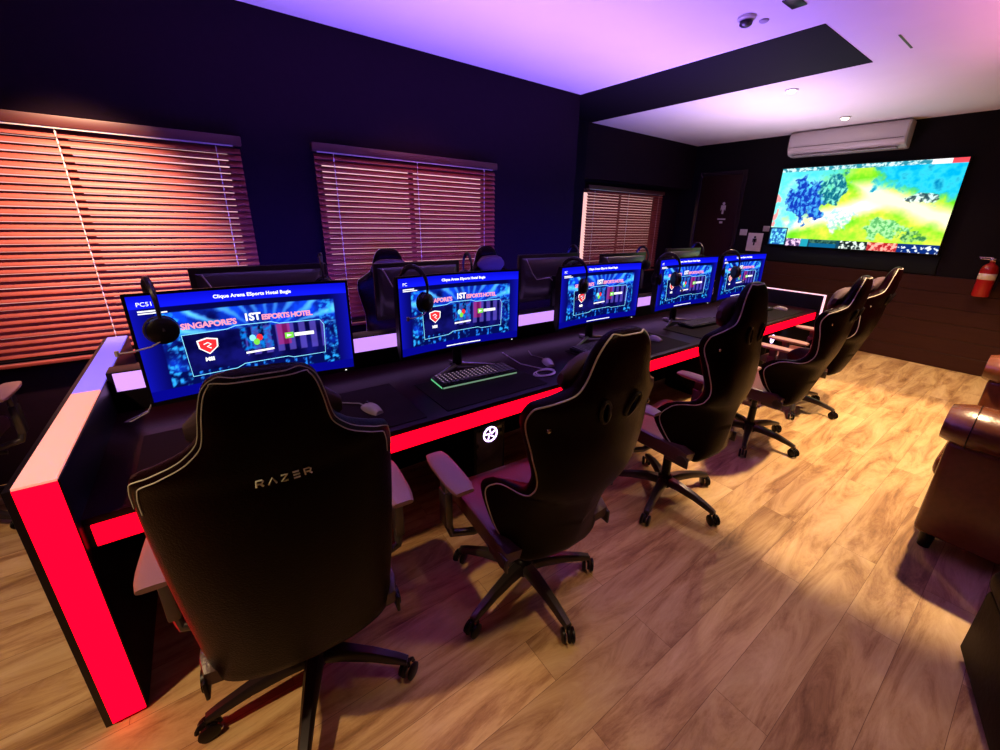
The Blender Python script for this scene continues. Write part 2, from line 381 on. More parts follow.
def tv_pic(u, v):
    U = u*1.8
    n = fbm(U, v, 3); n2 = fbm(U+9, v+4, 9, 5); n3 = fbm(U+2, v+7, 26, 3)
    def blob(cx, cy, rx, ry, soft=.35):
        return max(0, min(1, (1-((u-cx)/rx)**2-((v-cy)/ry)**2+n2*2.2)/soft))
    c = mixc((105, 205, 30), (215, 230, 70), .5+n*1.8+n3*.4)
    lane = abs(v-(.50+.62*(u-.52))+n*.10)
    c = mixc((255, 255, 225), c, (lane-.045)/.11+max(0, (u-.60)*8))
    lane2 = abs(v-(.66-.75*(u-.60))+n*.08)
    c = mixc((255, 252, 200), c, (lane2-.04)/.12+max(0, (.58-u)*8))
    c = mixc(c, (245, 215, 80), max(0, .55+n*2-abs(v-.22)*4)*max(0, min(1, (.45-u)*6)))
    # cyan river and sky coloured corner
    wq = min((v-(.66-.28*(u-.62)+.04*sin(u*12)))*9, (u-.57)*16)+n2*1.6
    c = mixc(c, mixc((0, 165, 215), (70, 215, 225), .5+n2*2), wq)
    if wq > .4: c = mixc(c, (0, 120, 170), max(0, n2*3-.15)*.8)
    c = mixc(mixc((90, 215, 225), (170, 235, 215), .5+n2*2), c, (u-.13+(.50-v)*.35)*7+n2*1.5)
    c = mixc(c, (60, 200, 215), .7*max(0, min(1, (v-.84)*14))*max(0, min(1, (.48-u)*7)))
    # spiky blue pines, rows of narrow cones
    for (bx_, by_, rx, ry, ca, cb) in ((.215, .60, .15, .27, (15, 50, 165), (70, 165, 225)), (.365, .72, .085, .20, (10, 95, 120), (120, 215, 190))):
        m_ = blob(bx_, by_, rx, ry)
        if m_ > 0:
            vv = v*8+n2*1.2; ph = (U*15+int(vv)*.37+n*2) % 1; cone = abs(ph-.5)*2 < 1.15-(vv % 1)
            c = mixc(c, mixc(ca, cb, (.05 if cone else .8)+n3*1.6), m_)
    c = mixc(c, mixc((60, 150, 100), (160, 235, 180), .5+n3*3), blob(.70, .25, .12, .13)*.8)
    c = mixc(c, mixc((150, 205, 210), (250, 250, 245), .5+n3*3), blob(.44, .36, .09, .15)*.85)
    c = mixc(c, mixc((40, 60, 70), (215, 235, 225), .5+n3*3.5), blob(.86, .60, .085, .055)*.9)
    c = mixc(c, mixc((20, 90, 70), (140, 200, 120), .5+n3*3.5), blob(.85, .17, .08, .06)*.8)
    if v > .955: c = mixc((40, 130, 150), (200, 225, 225), .5+n3*4)
    if v > .95 and .84 < u: c = (235, 235, 240) if u < .93 else (225, 70, 80)
    if v < .10:
        c = (20, 60, 80)
        if .13 < u < .23: c = mixc((60, 40, 90), (235, 195, 225), .5+n3*4)
        if .23 < u < .28: c = (30, 150, 170)
        if .29 < u < .46: c = (10, 90, 130) if v < .05 else mixc((60, 110, 90), (20, 60, 60), .5+n3*4)
        if .48 < u < .64: c = mixc((20, 30, 30), (210, 225, 215), .5+n3*6)
        if .64 < u < .80: c = mixc((170, 30, 40), (255, 170, 150), .5+n3*5)
        if u > .80: c = (10, 40, 110) if n3 < .18 else (220, 230, 240)
    if u < .125 and v < .235:
        c = mixc((30, 90, 170), (120, 220, 230), .5+n3*4)
        if u < .008 or u > .117 or v > .222 or v < .012: c = (10, 30, 60)
    if u < .03 and .25 < v < .85 and n2 > .05: c = (230, 150, 150)
    return c
TVY0, TVY1, TVZ0, TVZ1 = .98, 2.86, 1.32, 2.36
tw, th_ = TVY1-TVY0, TVZ1-TVZ0
tv = thing('wall_screen', 'huge glowing wall screen showing a green and cyan game map', 'screen', (XF, (TVY0+TVY1)/2, TVZ0))
bm = B(); bx(bm, -.06, -.001, -tw/2-.012, tw/2+.012, -.012, th_+.012, bev=.004); obj('housing', bm, PLAST, tv)
col_grid('picture', tw, th_, 380, 210, tv_pic, emis('big_screen_light', 1.5), tv, lambda x, z: (-.0615, -x, z+th_/2))
sb = tag(boxobj('screen_backing_board', (XF-.022, XF, .95, 2.93, 1.085, TVZ0-.02), mat('dark_teal_panel', (.008, .012, .014), .6, spec=.15), None, .002), 'dark teal board under the huge wall screen', 'panel')

# air conditioner
ac = thing('air_conditioner', 'long white wall air conditioner above the wall screen', 'air conditioner', (XF, 2.17, 2.50))
R = []
prof = [(-.001, .30), (-.17, .30), (-.205, .285), (-.225, .25), (-.232, .16), (-.225, .08), (-.20, .035), (-.16, .008), (-.10, 0), (-.001, 0)]
for yy, s in ((-.63, .94), (-.615, 1), (.615, 1), (.63, .94)):
    R.append([Vector((p[0]*s, yy, .15+(p[1]-.15)*s)) for p in prof])
bm = B(); rings(bm, R); obj('body', bm, mat('ac_white', (.55, .5, .5), .35), ac)
bm = B(); bx(bm, -.215, -.10, -.56, .56, -.006, .006, bev=.002); obj('air_flap', bm, mat('ac_flap', (.4, .36, .38), .4), ac)
bm = B(); tube(bm, [(-.2335, -.60, .105), (-.2335, .60, .105)], .0022, 6); obj('seam', bm, PLASTG, ac)

# ceiling fittings
def downlight(x, y, label):
    t = thing('ceiling_downlight', label, 'ceiling light', (x, y, CEIL), 0, 'warm round downlights in the ceiling')
    bm = B(); lathe(bm, [(.035, -.002), (.055, -.002), (.055, -.010), (.048, -.016), (.036, -.012)], n=24); obj('trim_ring', bm, WHITE, t)
    bm = B(); lathe(bm, [(.001, -.004), (.034, -.004), (.034, -.014), (.026, -.026), (.001, -.032)], n=20)
    obj('bulb', bm, mat('warm_bulb', (1, .8, .6), .4, emit=(1, .72, .5), es=28), t)
    return t
downlight(4.72, 2.03, 'bright round downlight nearest to the black ceiling beam')
downlight(6.28, 2.05, 'small round downlight just above the air conditioner')
t = thing('smoke_detector', 'round smoke detector on the lit violet ceiling', 'smoke detector', (2.95, 1.62, CEIL))
bm = B(); lathe(bm, [(.001, 0), (.052, 0), (.052, -.014), (.044, -.020), (.001, -.020)], n=24); obj('base', bm, WHITE, t)
bm = B(); lathe(bm, [(.030, -.020), (.038, -.024), (.036, -.040), (.026, -.048), (.001, -.050)], n=20); obj('sensor_head', bm, PLASTG, t)
bm = B(); lathe(bm, [(.001, 0), (.028, 0), (.028, -.006), (.020, -.012), (.001, -.013)], (3.07, 1.57, CEIL), 20)
tag(obj('ceiling_disc', bm, mat('dull_disc', (.35, .3, .35), .5)), 'small flat disc beside the smoke detector', 'sensor')
t = tag(boxobj('ceiling_hatch', (2.90, 3.04, 1.32, 1.40, CEIL-.006, CEIL), PLAST, None, .001), 'dark rectangular fitting at the top edge of the ceiling', 'ceiling fitting')
t = tag(boxobj('air_slot', (3.94, 4.27, 1.088, 1.100, CEIL-.003, CEIL), PLAST, None), 'thin dark slot in the ceiling right of the black beam', 'ceiling vent')

# fire extinguisher
t = thing('fire_extinguisher', 'red fire extinguisher hanging on the far wall at the right edge', 'fire extinguisher', (XF-.11, .52, .90))
bm = B(); lathe(bm, [(.02, 0), (.062, .004), (.07, .02), (.07, .29), (.064, .325), (.045, .35), (.024, .362), (.022, .385), (.001, .387)], n=24); obj('cylinder', bm, REDX, t)
bm = B(); lathe(bm, [(.0705, .19), (.0712, .191), (.0712, .255), (.0705, .256)], n=24); obj('label_band', bm, mat('label_cream', (.7, .6, .5), .5), t)
bm = B(); bx(bm, -.014, .014, -.022, .022, .385, .415, bev=.003); bx(bm, -.008, .008, .0, .11, .418, .428, bev=.002); bx(bm, -.008, .008, .0, .10, .40, .408, bev=.002); obj('valve_handle', bm, CHROME, t)
bm = B(); tube(bm, [(0, -.02, .40), (0, -.06, .40), (0, -.095, .36), (0, -.092, .22), (0, -.085, .08)], .009, 8); obj('hose', bm, PLAST, t)
bm = B(); bx(bm, .0705, .109, -.03, .03, .16, .30, bev=.002); obj('bracket', bm, METAL, t)

# ------------------------------------------------------------------ long double desk
X0, X1, Y0, Y1 = -.405, 5.15, 1.50, 3.10
desk = thing('gaming_desk', 'long black double-sided gaming desk with glowing red front strip and end panels', 'desk', (0, 0, 0))
boxobj('desktop', (X0, X1, Y0, Y1, .725, .75), DESKM, desk, .002)
for (yy, q) in ((Y0, -1), (Y1, 1)):
    y_a, y_b = (yy+.006, yy+.10) if q < 0 else (yy-.10, yy-.006)
    boxobj('apron', (X0, X1, y_a, y_b, (.648 if q < 0 else .697), .725), PLAST, desk)
ft = boxobj('front_light_strip', (X0+.015, X1-.01, Y0-.002, Y0+.006, .652, .723), RED, desk, 0)
boxobj('front_light_strip', (X0+.015, X1-.01, Y1-.006, Y1+.002, .699, .723), RED, desk, 0)
boxobj('divider', (X0, X1, 2.31, 2.41, .75, .935), PLAST, desk, .002)
boxobj('divider_light_strip', (X0+.02, X1-.02, 2.304, 2.3095, .850, .930), PINKL, desk)
boxobj('divider_light_strip', (X0+.02, X1-.02, 2.4105, 2.416, .850, .930), PINKL, desk)
boxobj('modesty_panel', (X0, X1, 2.28, 2.30, .02, .725), PLAST, desk)
for xm in (.63, 1.68, 2.74, 3.76, 4.6):
    pass
for (xa, xb, near) in ((-.51, -.405, True), (5.15, 5.245, False)):
    pan = boxobj('end_panel', (xa, xb, 1.47, 3.12, 0, .905), PLAST, desk, .003)
    if near:
        boxobj('panel_front_strip', (xa+.020, xb-.004, 1.464, 1.4695, .012, .905), REDD, desk)
        boxobj('panel_top_strip', (xa+.020, xb-.004, 1.466, 2.18, .9055, .912), SALM, desk)
        boxobj('panel_top_strip', (xa+.020, xb-.004, 2.18, 3.10, .9055, .912), BLUEL, desk)
    else:
        boxobj('panel_front_strip', (xa+.004, xb-.035, 1.464, 1.4695, .012, .912), PINKW, desk)
        boxobj('panel_top_strip', (xa+.004, xb-.060, 1.466, 3.10, .9055, .914), PINKW, desk)

# ------------------------------------------------------------------ monitors
MW, MH = .75, .425
def curve_y(x): return -(x*x)/(2*2.2)
def scr_pic(u, v):
    n = fbm(u*1.7, v, 5); n2 = fbm(u*1.7+5, v, 22, 3)
    c = mixc((3, 3, 60), (10, 12, 150), 1-min(min(u, 1-u)*9, 1)) if v > .1 else (4, 4, 120)
    if v > .885: return mixc((14, 22, 225), (6, 8, 175), (v-.885)*8)
    if .09 < u < .925 and .10 < v < .83:
        c = mixc((4, 6, 70), (10, 60, 220), .30+n*1.4+(v-.45)*1.0)
        ang = math.atan2(v-.50, (u-.55)*1.7); rd = math.hypot(v-.5, (u-.55)*1.7)
        if v > .58: c = mixc(c, (90, 190, 255), max(0, math.sin(ang*22+n*3))*min(1, max(0, rd*1.6)))
        if v < .24: c = mixc((2, 8, 70), (30, 120, 225), (n2*4+.05) if math.sin(u*150)+math.sin(u*61) > .2 else 0)
        e = min(u-.09, .925-u)
        if e < .09: c = mixc(c, (40, 160, 240), .05+n2*3)
        if .17 < u < .86 and .22 < v < .60:
            c = mixc((3, 3, 50), (14, 14, 95), .5+n*2)
            if u > .44 and v > .3 and math.sin(u*105) > .1: c = mixc(c, (110, 90, 210), .55)
            if .42 < u < .58 and v > .36: c = mixc(c, (10, 110, 200), .35+n2*3)
            if .60 < u < .67 and v > .38: c = mixc(c, (190, 25, 90), .5)
    return c
def make_monitor(title, first=False):
    t = thing('monitor', '', 'monitor')
    # curved housing
    bm = B(); n = 12
    sec = []
    for i in range(n+1):
        x = -MW/2+MW*i/n; y = curve_y(x)
        sec.append([Vector((x, y, 0)), Vector((x, y, MH)), Vector((x, y+.022, MH-.002)), Vector((x, y+.045, MH-.06)), Vector((x, y+.045, .06)), Vector((x, y+.022, .002))])
    rings(bm, sec); h = obj('housing', bm, PLAST, t)
    s = col_grid('screen', MW-.02, MH-.026, 150, 84, scr_pic, emis('monitor_light', 1.6), t, lambda x, z: (x, curve_y(x)-.0012, z+MH/2+.003))
    sw, sh = MW-.02, MH-.026
    def P(u, v): return ((u-.5)*sw, (v-.5)*sh+MH/2+.003)
    def txt(str_, u, v, size, m, bold=0, sp=1.0, align='LEFT', name='caption', dy=-.0035):
        me = text_mesh(str_, size, bold, .0004, sp, align); x, z = P(u, v); bm = B()
        add_mesh(bm, me, Matrix.Translation((x, dy, z)) @ FACE_MY)
        for v_ in bm.verts: v_.co.y += curve_y(v_.co.x)
        return obj(name, bm, m, s, False)
    txt(title, .03, .908, .021, TEXTW)
    txt('Clique Arena ESports Hotel Bugis', .52, .925, .0185, TEXTW, .0006, 1.05, 'CENTER')
    bm = B()
    def rect(bm, u0, u1, v0, v1, dy=-.003):
        x0, z0 = P(u0, v0); x1, z1 = P(u1, v1); k = 8
        for i in range(k):
            xa, xb = x0+(x1-x0)*i/k, x0+(x1-x0)*(i+1)/k
            vv = [bm.verts.new((q[0], curve_y(q[0])+dy, q[1])) for q in ((xa, z0), (xb, z0), (xb, z1), (xa, z1))]
            bm.faces.new(vv)
    for q_ in ((.03, .115, .855, .868), (.03, .14, .835, .846), (.36, .66, .022, .034)):
        bm.free(); bm = B(); rect(bm, *q_); obj('screen_line', bm, TEXTW, s, False); bm = B()
    # headline, slightly arched like the picture
    txt("SINGAPORE'S", .175, .655, .031, SCRP, .0011, .95, 'LEFT', 'headline')
    txt("1ST", .452, .672, .042, TEXTW, .0014, .9, 'LEFT', 'headline')
    txt("ESPORTS HOTEL", .538, .668, .0295, SCRP, .0011, .85, 'LEFT', 'headline')
    # cyan cut-corner frame
    bm = B(); pts = [(.18, .18), (.38, .19), (.42, .225), (.64, .235), (.67, .215), (.845, .225), (.855, .55), (.835, .61), (.62, .61), (.58, .635), (.41, .635), (.37, .61), (.17, .60)]
    q = [Vector((P(u, v)[0], curve_y(P(u, v)[0])-.0028, P(u, v)[1])) for u, v in pts]
    tube(bm, q, .0014, 4, closed=True); obj('picture_frame', bm, SCRC, s, False)
    # marks: red shield, multicolour roundel, green square with white wordmark
    def poly(name, pts, m, dy=-.003):
        bm = B(); bm.faces.new([bm.verts.new((P(u, v)[0], curve_y(P(u, v)[0])+dy, P(u, v)[1])) for u, v in pts]); return obj(name, bm, m, s, False)
    def shield(cu, cv, k): return [(cu-k*.55, cv+k*.75), (cu, cv+k), (cu+k*.55, cv+k*.75), (cu+k*.5, cv-k*.2), (cu, cv-k), (cu-k*.5, cv-k*.2)]
    poly('shield_mark', shield(.272, .465, .085), TEXTW); poly('shield_mark', shield(.272, .465, .072), SCRR, -.0034)
    bm = B(); cx_, cz_ = P(.272, .465)
    tube(bm, [(cx_-.014+.0, curve_y(cx_)-.004, cz_+.008), (cx_, curve_y(cx_)-.004, cz_+.014), (cx_+.010, curve_y(cx_)-.004, cz_+.006), (cx_-.004, curve_y(cx_)-.004, cz_-.002), (cx_+.008, curve_y(cx_)-.004, cz_-.010)], .0022, 5)
    obj('shield_emblem', bm, TEXTW, s, False)
    txt('MSI', .247, .315, .020, TEXTW, .001, 1, 'LEFT', 'brand_mark')
    bm = B()
    for k, m_ in enumerate((SCRR, SCRC, SCRG)):
        an = 2*pi*k/3+.5
        poly('round_mark', [(.495+.020*cos(an)+.020*cos(g)*.8, .47+.03*sin(an)+.036*sin(g)) for g in [2*pi*i/8 for i in range(8)]], m_, -.003-.0003*k)
    bm.free()
    poly('brand_mark', [(.435, .325), (.575, .335), (.575, .355), (.435, .345)], TEXTW)
    poly('square_mark', [(.64, .435), (.685, .437), (.685, .500), (.64, .498)], SCRG); poly('brand_mark', [(.69, .450), (.795, .452), (.795, .49), (.69, .488)], TEXTW)
    poly('square_mark', [(.650, .452), (.676, .468), (.650, .484)], TEXTW, -.0036)
    # stand
    bm = B(); lathe(bm, [(.028, -.115), (.026, .0), (.024, .20), (.001, .201)], (0, .066, 0), 14); obj('neck', bm, PLAST, t)
    bm = B(); zt = -.122
    for sx in (-1, 1):
        tube(bm, [(0, .066, -.118), (sx*.10, .015, -.124), (sx*.20, -.036, -.1295)], [.014, .010, .0055], 8)
    tube(bm, [(0, .066, -.118), (0, .16, -.127)], [.014, .007], 8)
    obj('foot', bm, mat('satin_stand_metal', (.28, .25, .26), .3, .7), t)
    bm = B(); bx(bm, MW/2-.05, MW/2-.044, curve_y(MW/2-.05)-.004, curve_y(MW/2)-.0, .004, .008); obj('power_light', bm, TEXTW, t)
    return t
MZ = .889
MX = [(.13, 1.0, 'PC51'), (1.105, 1.0, 'PC'), (2.22, 1.10, 'PC'), (3.30, 1.18, 'PC'), (4.27, 1.17, 'PC')]
labels = ['big lit monitor PC51, nearest the camera, behind the RAZER chair',
          'lit blue monitor with the glowing keyboard in front of it',
          'lit blue monitor directly beyond the second chair with the head pillow',
          'lit blue monitor fourth along the desk, in front of the far window blind',
          'lit blue monitor at the far end of the desk, beside the white notice']
m_first = make_monitor('PC51'); m_rest = make_monitor('PC')
mons = [m_first, m_rest]
for i in range(3): mons.append(copy_tree(m_rest))
for i, (x, s, _) in enumerate(MX):
    o = mons[i]; o.location = (x, 1.965, MZ); o.scale = (s, 1, 1.0 if i < 3 else 1.02)
    if i >= 3: o.location.z = MZ
    o['label'] = labels[i]; o['group'] = 'lit monitors in a row along the near side of the desk'
# far-side monitors seen from the back
def make_back_monitor():
    t = thing('rear_monitor', '', 'monitor')
    w, h = .62, .37
    bm = B(); bx(bm, -w/2, w/2, -.006, .018, 0, h, bev=.005); obj('housing', bm, PLASTG, t)
    bm = B(); R = []
    for (s, y) in ((1, -.006), (.9, -.026), (.45, -.045)):
        R.append([Vector((sx*w/2*s*.92, y, h/2+sz*h/2*s*.85)) for sx, sz in ((-1, -1), (1, -1), (1, 1), (-1, 1))])
    rings(bm, R); obj('rear_bulge', bm, mat('satin_black_back', (.04, .03, .04), .3), t)
    boxobj('screen', (-w/2+.01, w/2-.01, .018, .0195, .01, h-.01), mat('blue_screen_glow', (0, 0, .1), .4, emit=(.03, .03, 1), es=14), t)
    bm = B(); lathe(bm, [(.022, -.165), (.020, .20), (.001, .201)], (0, -.055, 0), 12); obj('neck', bm, PLAST, t)
    bm = B(); lathe(bm, [(.001, -.1785), (.11, -.1785), (.11, -.172), (.02, -.166), (.001, -.165)], (0, -.055, 0), 24); obj('foot', bm, PLAST, t)
    bm = B(); tube(bm, [(-w/2+.05, -.032, h-.03), (-w/2+.10, -.048, h-.14), (-w/2+.14, -.052, h-.19), (-.05, -.062, h-.18), (0, -.056, h-.22)], .0035, 6); obj('cable', bm, mat('pale_cable', (.45, .4, .42), .5), t)
    return t
rm = make_back_monitor()
rl = ['dark back of a monitor above the nearest lit monitor', 'dark back of a monitor with pale cable between second and third lit monitors',
      'dark back of a monitor above the third lit monitor', 'dark back of a monitor behind the fourth lit monitor', 'dark back of a monitor behind the last lit monitor']
for i, (x, z, s) in enumerate(((.26, .946, 1.05), (2.36, .95, 1.1), (3.32, .93, 1.1), (4.35, .955, 1.1), (1.17, .930, 1.0))):
    o = rm if i == 0 else copy_tree(rm)
    o.location = (x, 2.66, .929); o.scale = (s, 1, (z+.37-.75)/(.179+.37)); o.location.z = .75+.1785*o.scale.z+.0002
    o['label'] = rl[i] if i < 4 else 'dark back of a monitor hidden behind the second lit monitor, near two blue chair tops'
    o['group'] = 'far side monitors seen from behind'

# ------------------------------------------------------------------ headsets
def make_headset():
    t = thing('headset', '', 'headset')
    # local: band arcs in the XZ plane around origin (top of the monitor at z=0), cups hang down
    pts = [( .078*sin(q), 0, -.060+.092*cos(q)) for q in [radians(-115+230*i/18) for i in range(19)]]
    bm = B(); tube(bm, pts, [.005+.004*sin(pi*i/18) for i in range(19)], 8); obj('headband', bm, PLASTG, t)
    bm = B(); tube(bm, [(p[0]*.93, 0, p[2]*.96-.002) for p in pts[5:14]], .010, 8); obj('head_cushion', bm, LEATH2, t)
    for s in (-1, 1):
        bm = B(); lathe(bm, [(.001, s*.088), (.030, s*.087), (.042, s*.078), (.044, s*.064), (.040, s*.058)], (0, 0, -.125), 20, 'X'); cup = obj('ear_cup', bm, PLAST, t)
        bm = B(); lathe(bm, [(.020, s*.060), (.044, s*.060), (.047, s*.050), (.040, s*.042), (.022, s*.044)], (0, 0, -.125), 20, 'X'); obj('ear_pad', bm, LEATH2, cup)
        bm = B(); tube(bm, [(s*.071, 0, -.098), (s*.082, 0, -.108), (s*.086, 0, -.125)], .005, 6); obj('yoke', bm, METAL, cup)
    bm = B(); tube(bm, [(.080, 0, -.150), (.083, -.04, -.168), (.075, -.09, -.176), (.06, -.115, -.178)], .0025, 6); lathe(bm, [(.001, -.010), (.006, -.008), (.006, .008), (.001, .010)], (.058, -.118, -.178), 10); obj('microphone_boom', bm, mat('boom_grey', (.35, .3, .35), .4), t)
    return t
hs = make_headset()
# hangs over the upper left corner of each monitor: (x, y, angle)
hl = ['black headset hanging over the PC51 monitor, left of its headline', 'black headset hanging on the second lit monitor with its microphone out',
      'black headset hanging on the third lit monitor', 'black headset on the fourth lit monitor, both round ear cups showing', 'black headset hanging on the farthest lit monitor']
ztop = MZ+MH
for i, (x, s, _) in enumerate(MX):
    o = hs if i == 0 else copy_tree(hs)
    xl = x-MW/2*s
    o.location = (xl+(.075, .10, .145, .10, .11)[i], 1.965-(.0, .0, .0, .038, .038)[i], ztop+.010); o.rotation_euler = (0, 0, radians((-78, -62, -60, -34, -34)[i])); o.scale = ((1.12, 1.12, 1.15, 1.28, 1.25)[i],)*3
    o['label'] = hl[i]; o['group'] = 'black headsets hung on the monitors'
hf = ['dark headset on the rear monitor above the PC51 screen, right end', 'dark headset on the rear monitor between second and third lit monitors',
      'dark headset hanging at the right end of the rear monitor above the third lit one', 'dark headset hanging between the fourth and fifth lit monitors', 'dark headset beside the blue chair top, over the second lit monitor']
for i, (x, zz) in enumerate(((.56, 1.32), (2.62, 1.335), (3.60, 1.31), (4.62, 1.33), (1.55, 1.30))):
    o = copy_tree(hs); o.location = (x, 2.66, zz+.012); o.rotation_euler = (0, 0, radians(80)); o['label'] = hf[i]; o['group'] = 'headsets on the far side monitors'

# ------------------------------------------------------------------ desk-top items
def make_keyboard(glow=True):
    t = thing('keyboard', '', 'keyboard', (0, 0, .75))
    w, d = .46, .15
    bm = B(); bx(bm, -w/2, w/2, -d/2, d/2, .003, .022, bev=.004); obj('case', bm, PLAST, t)
    bm = B()
    for r_ in range(6):
        n = 18
        for k in range(n):
            if r_ == 5 and 5 <= k <= 9:
                if k == 5: bx(bm, -w/2+.012+5*.0242, -w/2+.012+10*.0242-.004, -d/2+.012, -d/2+.030, .022, .030, bev=.0015, seg=1)
                continue
            x = -w/2+.012+k*.0242; y = d/2-.012-r_*.0222
            bx(bm, x, x+.0195, y-.018, y, .022, .030, bev=.0015, seg=1)
    obj('keys', bm, mat('key_plastic', (.06, .05, .055), .4), t)
    if glow:
        bm = B()
        for (xx, yy) in ((k, r_) for r_ in range(5) for k in range(14)):
            x = -w/2+.012+xx*.0242+.007; y = d/2-.012-yy*.0222-.007
            bx(bm, x, x+.005, y-.005, y, .0301, .0305)
        obj('key_legends', bm, mat('key_light', (.3, .3, .3), .5, emit=(.8, .55, .6), es=.9), t)
        boxobj('edge_glow', (-w/2+.004, w/2-.004, -d/2-.0015, -d/2+.001, .004, .012), mat('green_white_glow', (.1, .3, .1), .5, emit=(.35, .6, .4), es=.45), t)
        boxobj('edge_glow', (-w/2-.0015, -w/2+.001, -d/2+.004, d/2-.004, .004, .012), mat('green_glow', (.1, .3, .1), .5, emit=(.15, .7, .3), es=.8), t)
    else: pass
    for sx in (-1, 1):
        boxobj('foot', (sx*.2-.015, sx*.2+.015, .05, .062, 0, .004), PLAST, t); boxobj('foot', (sx*.2-.015, sx*.2+.015, -.062, -.05, 0, .004), PLAST, t)
    return t
kb = make_keyboard(True)
kb.location = (1.105, 1.825, .75+.004); kb.rotation_euler.z = radians(-3)
kb['label'] = 'black keyboard with white key lights and green edge glow, second station'; kb['group'] = 'keyboards on the desk'
kd = make_keyboard(False)
MATH = .004
for i, (x, y, rz, lb) in enumerate(((.13, 1.78, 2, 'dark keyboard under the PC51 monitor, hidden behind the RAZER chair'), (2.12, 1.82, 0, 'dark keyboard under the third lit monitor'),
                                    (3.42, 1.82, -4, 'grey-lit keyboard at the fourth station, beside the chair pillow'), (4.45, 1.82, 0, 'keyboard under the farthest lit monitor'))):
    o = kd if i == 0 else copy_tree(kd)
    o.location = (x, y, .75+MATH); o.rotation_euler.z = radians(rz); o['label'] = lb; o['group'] = 'keyboards on the desk'
dm = ['black desk mat under the PC51 keyboard, its edge running beside the end panel', 'black desk mat under the glowing keyboard', 'black desk mat between second and third chair', 'black desk mat under the keyboard of the fourth station', 'black desk mat at the far end of the desk']
for i, (x0, x1) in enumerate(((-.30, .68), (.78, 1.385), (1.86, 2.78), (2.98, 3.80), (4.02, 4.92))):
    bm = B(); bx(bm, x0, x1, 1.535, 1.905 if i else 2.0, .75, .75+MATH-.0002, bev=.0012, seg=1)
    tag(obj('desk_mat', bm, MATM), dm[i], 'desk mat', 'desk mats along the near side')
def make_mouse():
    t = thing('mouse', '', 'mouse')
    bm = B(); R = []
    for i in range(9):
        q = i/8; y = -.06+.12*q; h = .036*math.sin(pi*(.12+.80*q))**.7; w = .030*(math.sin(pi*(.10+.80*q)))**.35
        R.append([Vector((w*cos(g), y, max(0.0005, h*sin(g)) if sin(g) > 0 else .0005)) for g in [2*pi*k/16 for k in range(16)]])
    rings(bm, R); obj('shell', bm, mat('mouse_grey', (.32, .26, .27), .25), t)
    bm = B(); lathe(bm, [(.001, -.004), (.010, -.004), (.010, .004), (.001, .004)], (0, .030, .027), 14, 'X'); obj('scroll_wheel', bm, PLAST, t)
    bm = B(); tube(bm, [(0, .058, .006), (.0, .10, .004), (-.05, .17, .0035), (-.04, .26, .0035)], .003, 6); obj('cable', bm, mat('mouse_cable', (.2, .17, .18), .6), t)
    return t
ms = make_mouse()
for i, (x, y, z, rz, lb) in enumerate(((.50, 1.73, MATH, 15, 'shiny grey mouse right of the RAZER chair shoulder'), (1.60, 1.78, 0, -20, 'pale mouse left of the second chair pillow, near the coiled cable'),
        (2.62, 1.74, MATH, 10, 'mouse at the third station, behind the second chair'), (3.72, 1.74, MATH, 5, 'mouse at the fourth station'), (4.80, 1.72, MATH, 10, 'pale mouse on the mat at the far end of the desk'))):
    o = ms if i == 0 else copy_tree(ms)
    o.location = (x, y, .75+z); o.rotation_euler.z = radians(rz); o['label'] = lb; o['group'] = 'computer mice on the desk'
# coiled pale cable at station two
bm = B(); pts = []
for i in range(90):
    q = i/89*2*pi*3.2; rr = .055+.006*sin(q*.7)+.004*i/89
    pts.append((1.47+rr*cos(q)*1.15+.006*sin(i*.3), 1.66+rr*sin(q)*.75, .7535+.0022*i/30))
pts += [(1.50, 1.74, .7535), (1.45, 1.86, .7535), (1.48, 2.1, .7535)]
tube(bm, pts, .0034, 6); tag(obj('coiled_cable', bm, mat('pale_grey_cable', (.5, .42, .45), .45)), 'pale cable coiled in loops right of the glowing keyboard', 'cable')
# cable at PC51 left foot
bm = B(); tube(bm, [(-.24, 1.98, .9), (-.27, 2.02, .84), (-.33, 2.06, .80), (-.37, 2.18, .755), (-.3, 2.27, .7535)], .003, 6)
tag(obj('monitor_cable', bm, mat('pale_cable2', (.35, .3, .4), .45)), 'thin pale cable between PC51 monitor and end panel', 'cable')

# ------------------------------------------------------------------ computers under the desk
def make_pc():
    t = thing('computer_tower', '', 'computer')
    bm = B(); bx(bm, -.11, .11, -.20, .20, .012, .45, bev=.008); obj('case', bm, PLAST, t)
    g = boxobj('glass_front', (-.095, .095, -.2035, -.2005, .03, .43), mat('dark_tinted_glass', (.01, .008, .015), .1), t, .001)
    bm = B()
    for z in (.39,):
        ring = [(.045*cos(q), -.206, z+.045*sin(q)) for q in [2*pi*k/24 for k in range(24)]]
        tube(bm, ring, .005, 6, closed=True)
        for k in range(5):
            q = 2*pi*k/5; tube(bm, [(.008*cos(q), -.206, z+.008*sin(q)), (.036*cos(q+.5), -.206, z+.036*sin(q+.5))], .004, 5)
    obj('lit_fans', bm, mat('violet_white_fan_light', (.3, .2, .4), .4, emit=(.75, .5, 1), es=4), t)
    for sx in (-1, 1): boxobj('foot', (sx*.085-.015, sx*.085+.015, -.17, .17, 0, .013), PLASTG, t)
    return t
pc = make_pc()
pl = ['computer tower with glowing violet fans, under the desk left of second chair', 'computer tower under the desk behind the second chair', 'computer tower glowing under the desk behind the third chair', 'computer tower under the desk at the far end']
for i, x in enumerate((1.18, 2.45, 3.70, 4.95)):
    o = pc if i == 0 else copy_tree(pc)
    o.location = (x, 1.99, 0); o['label'] = pl[i]; o['group'] = 'computer towers under the desk'

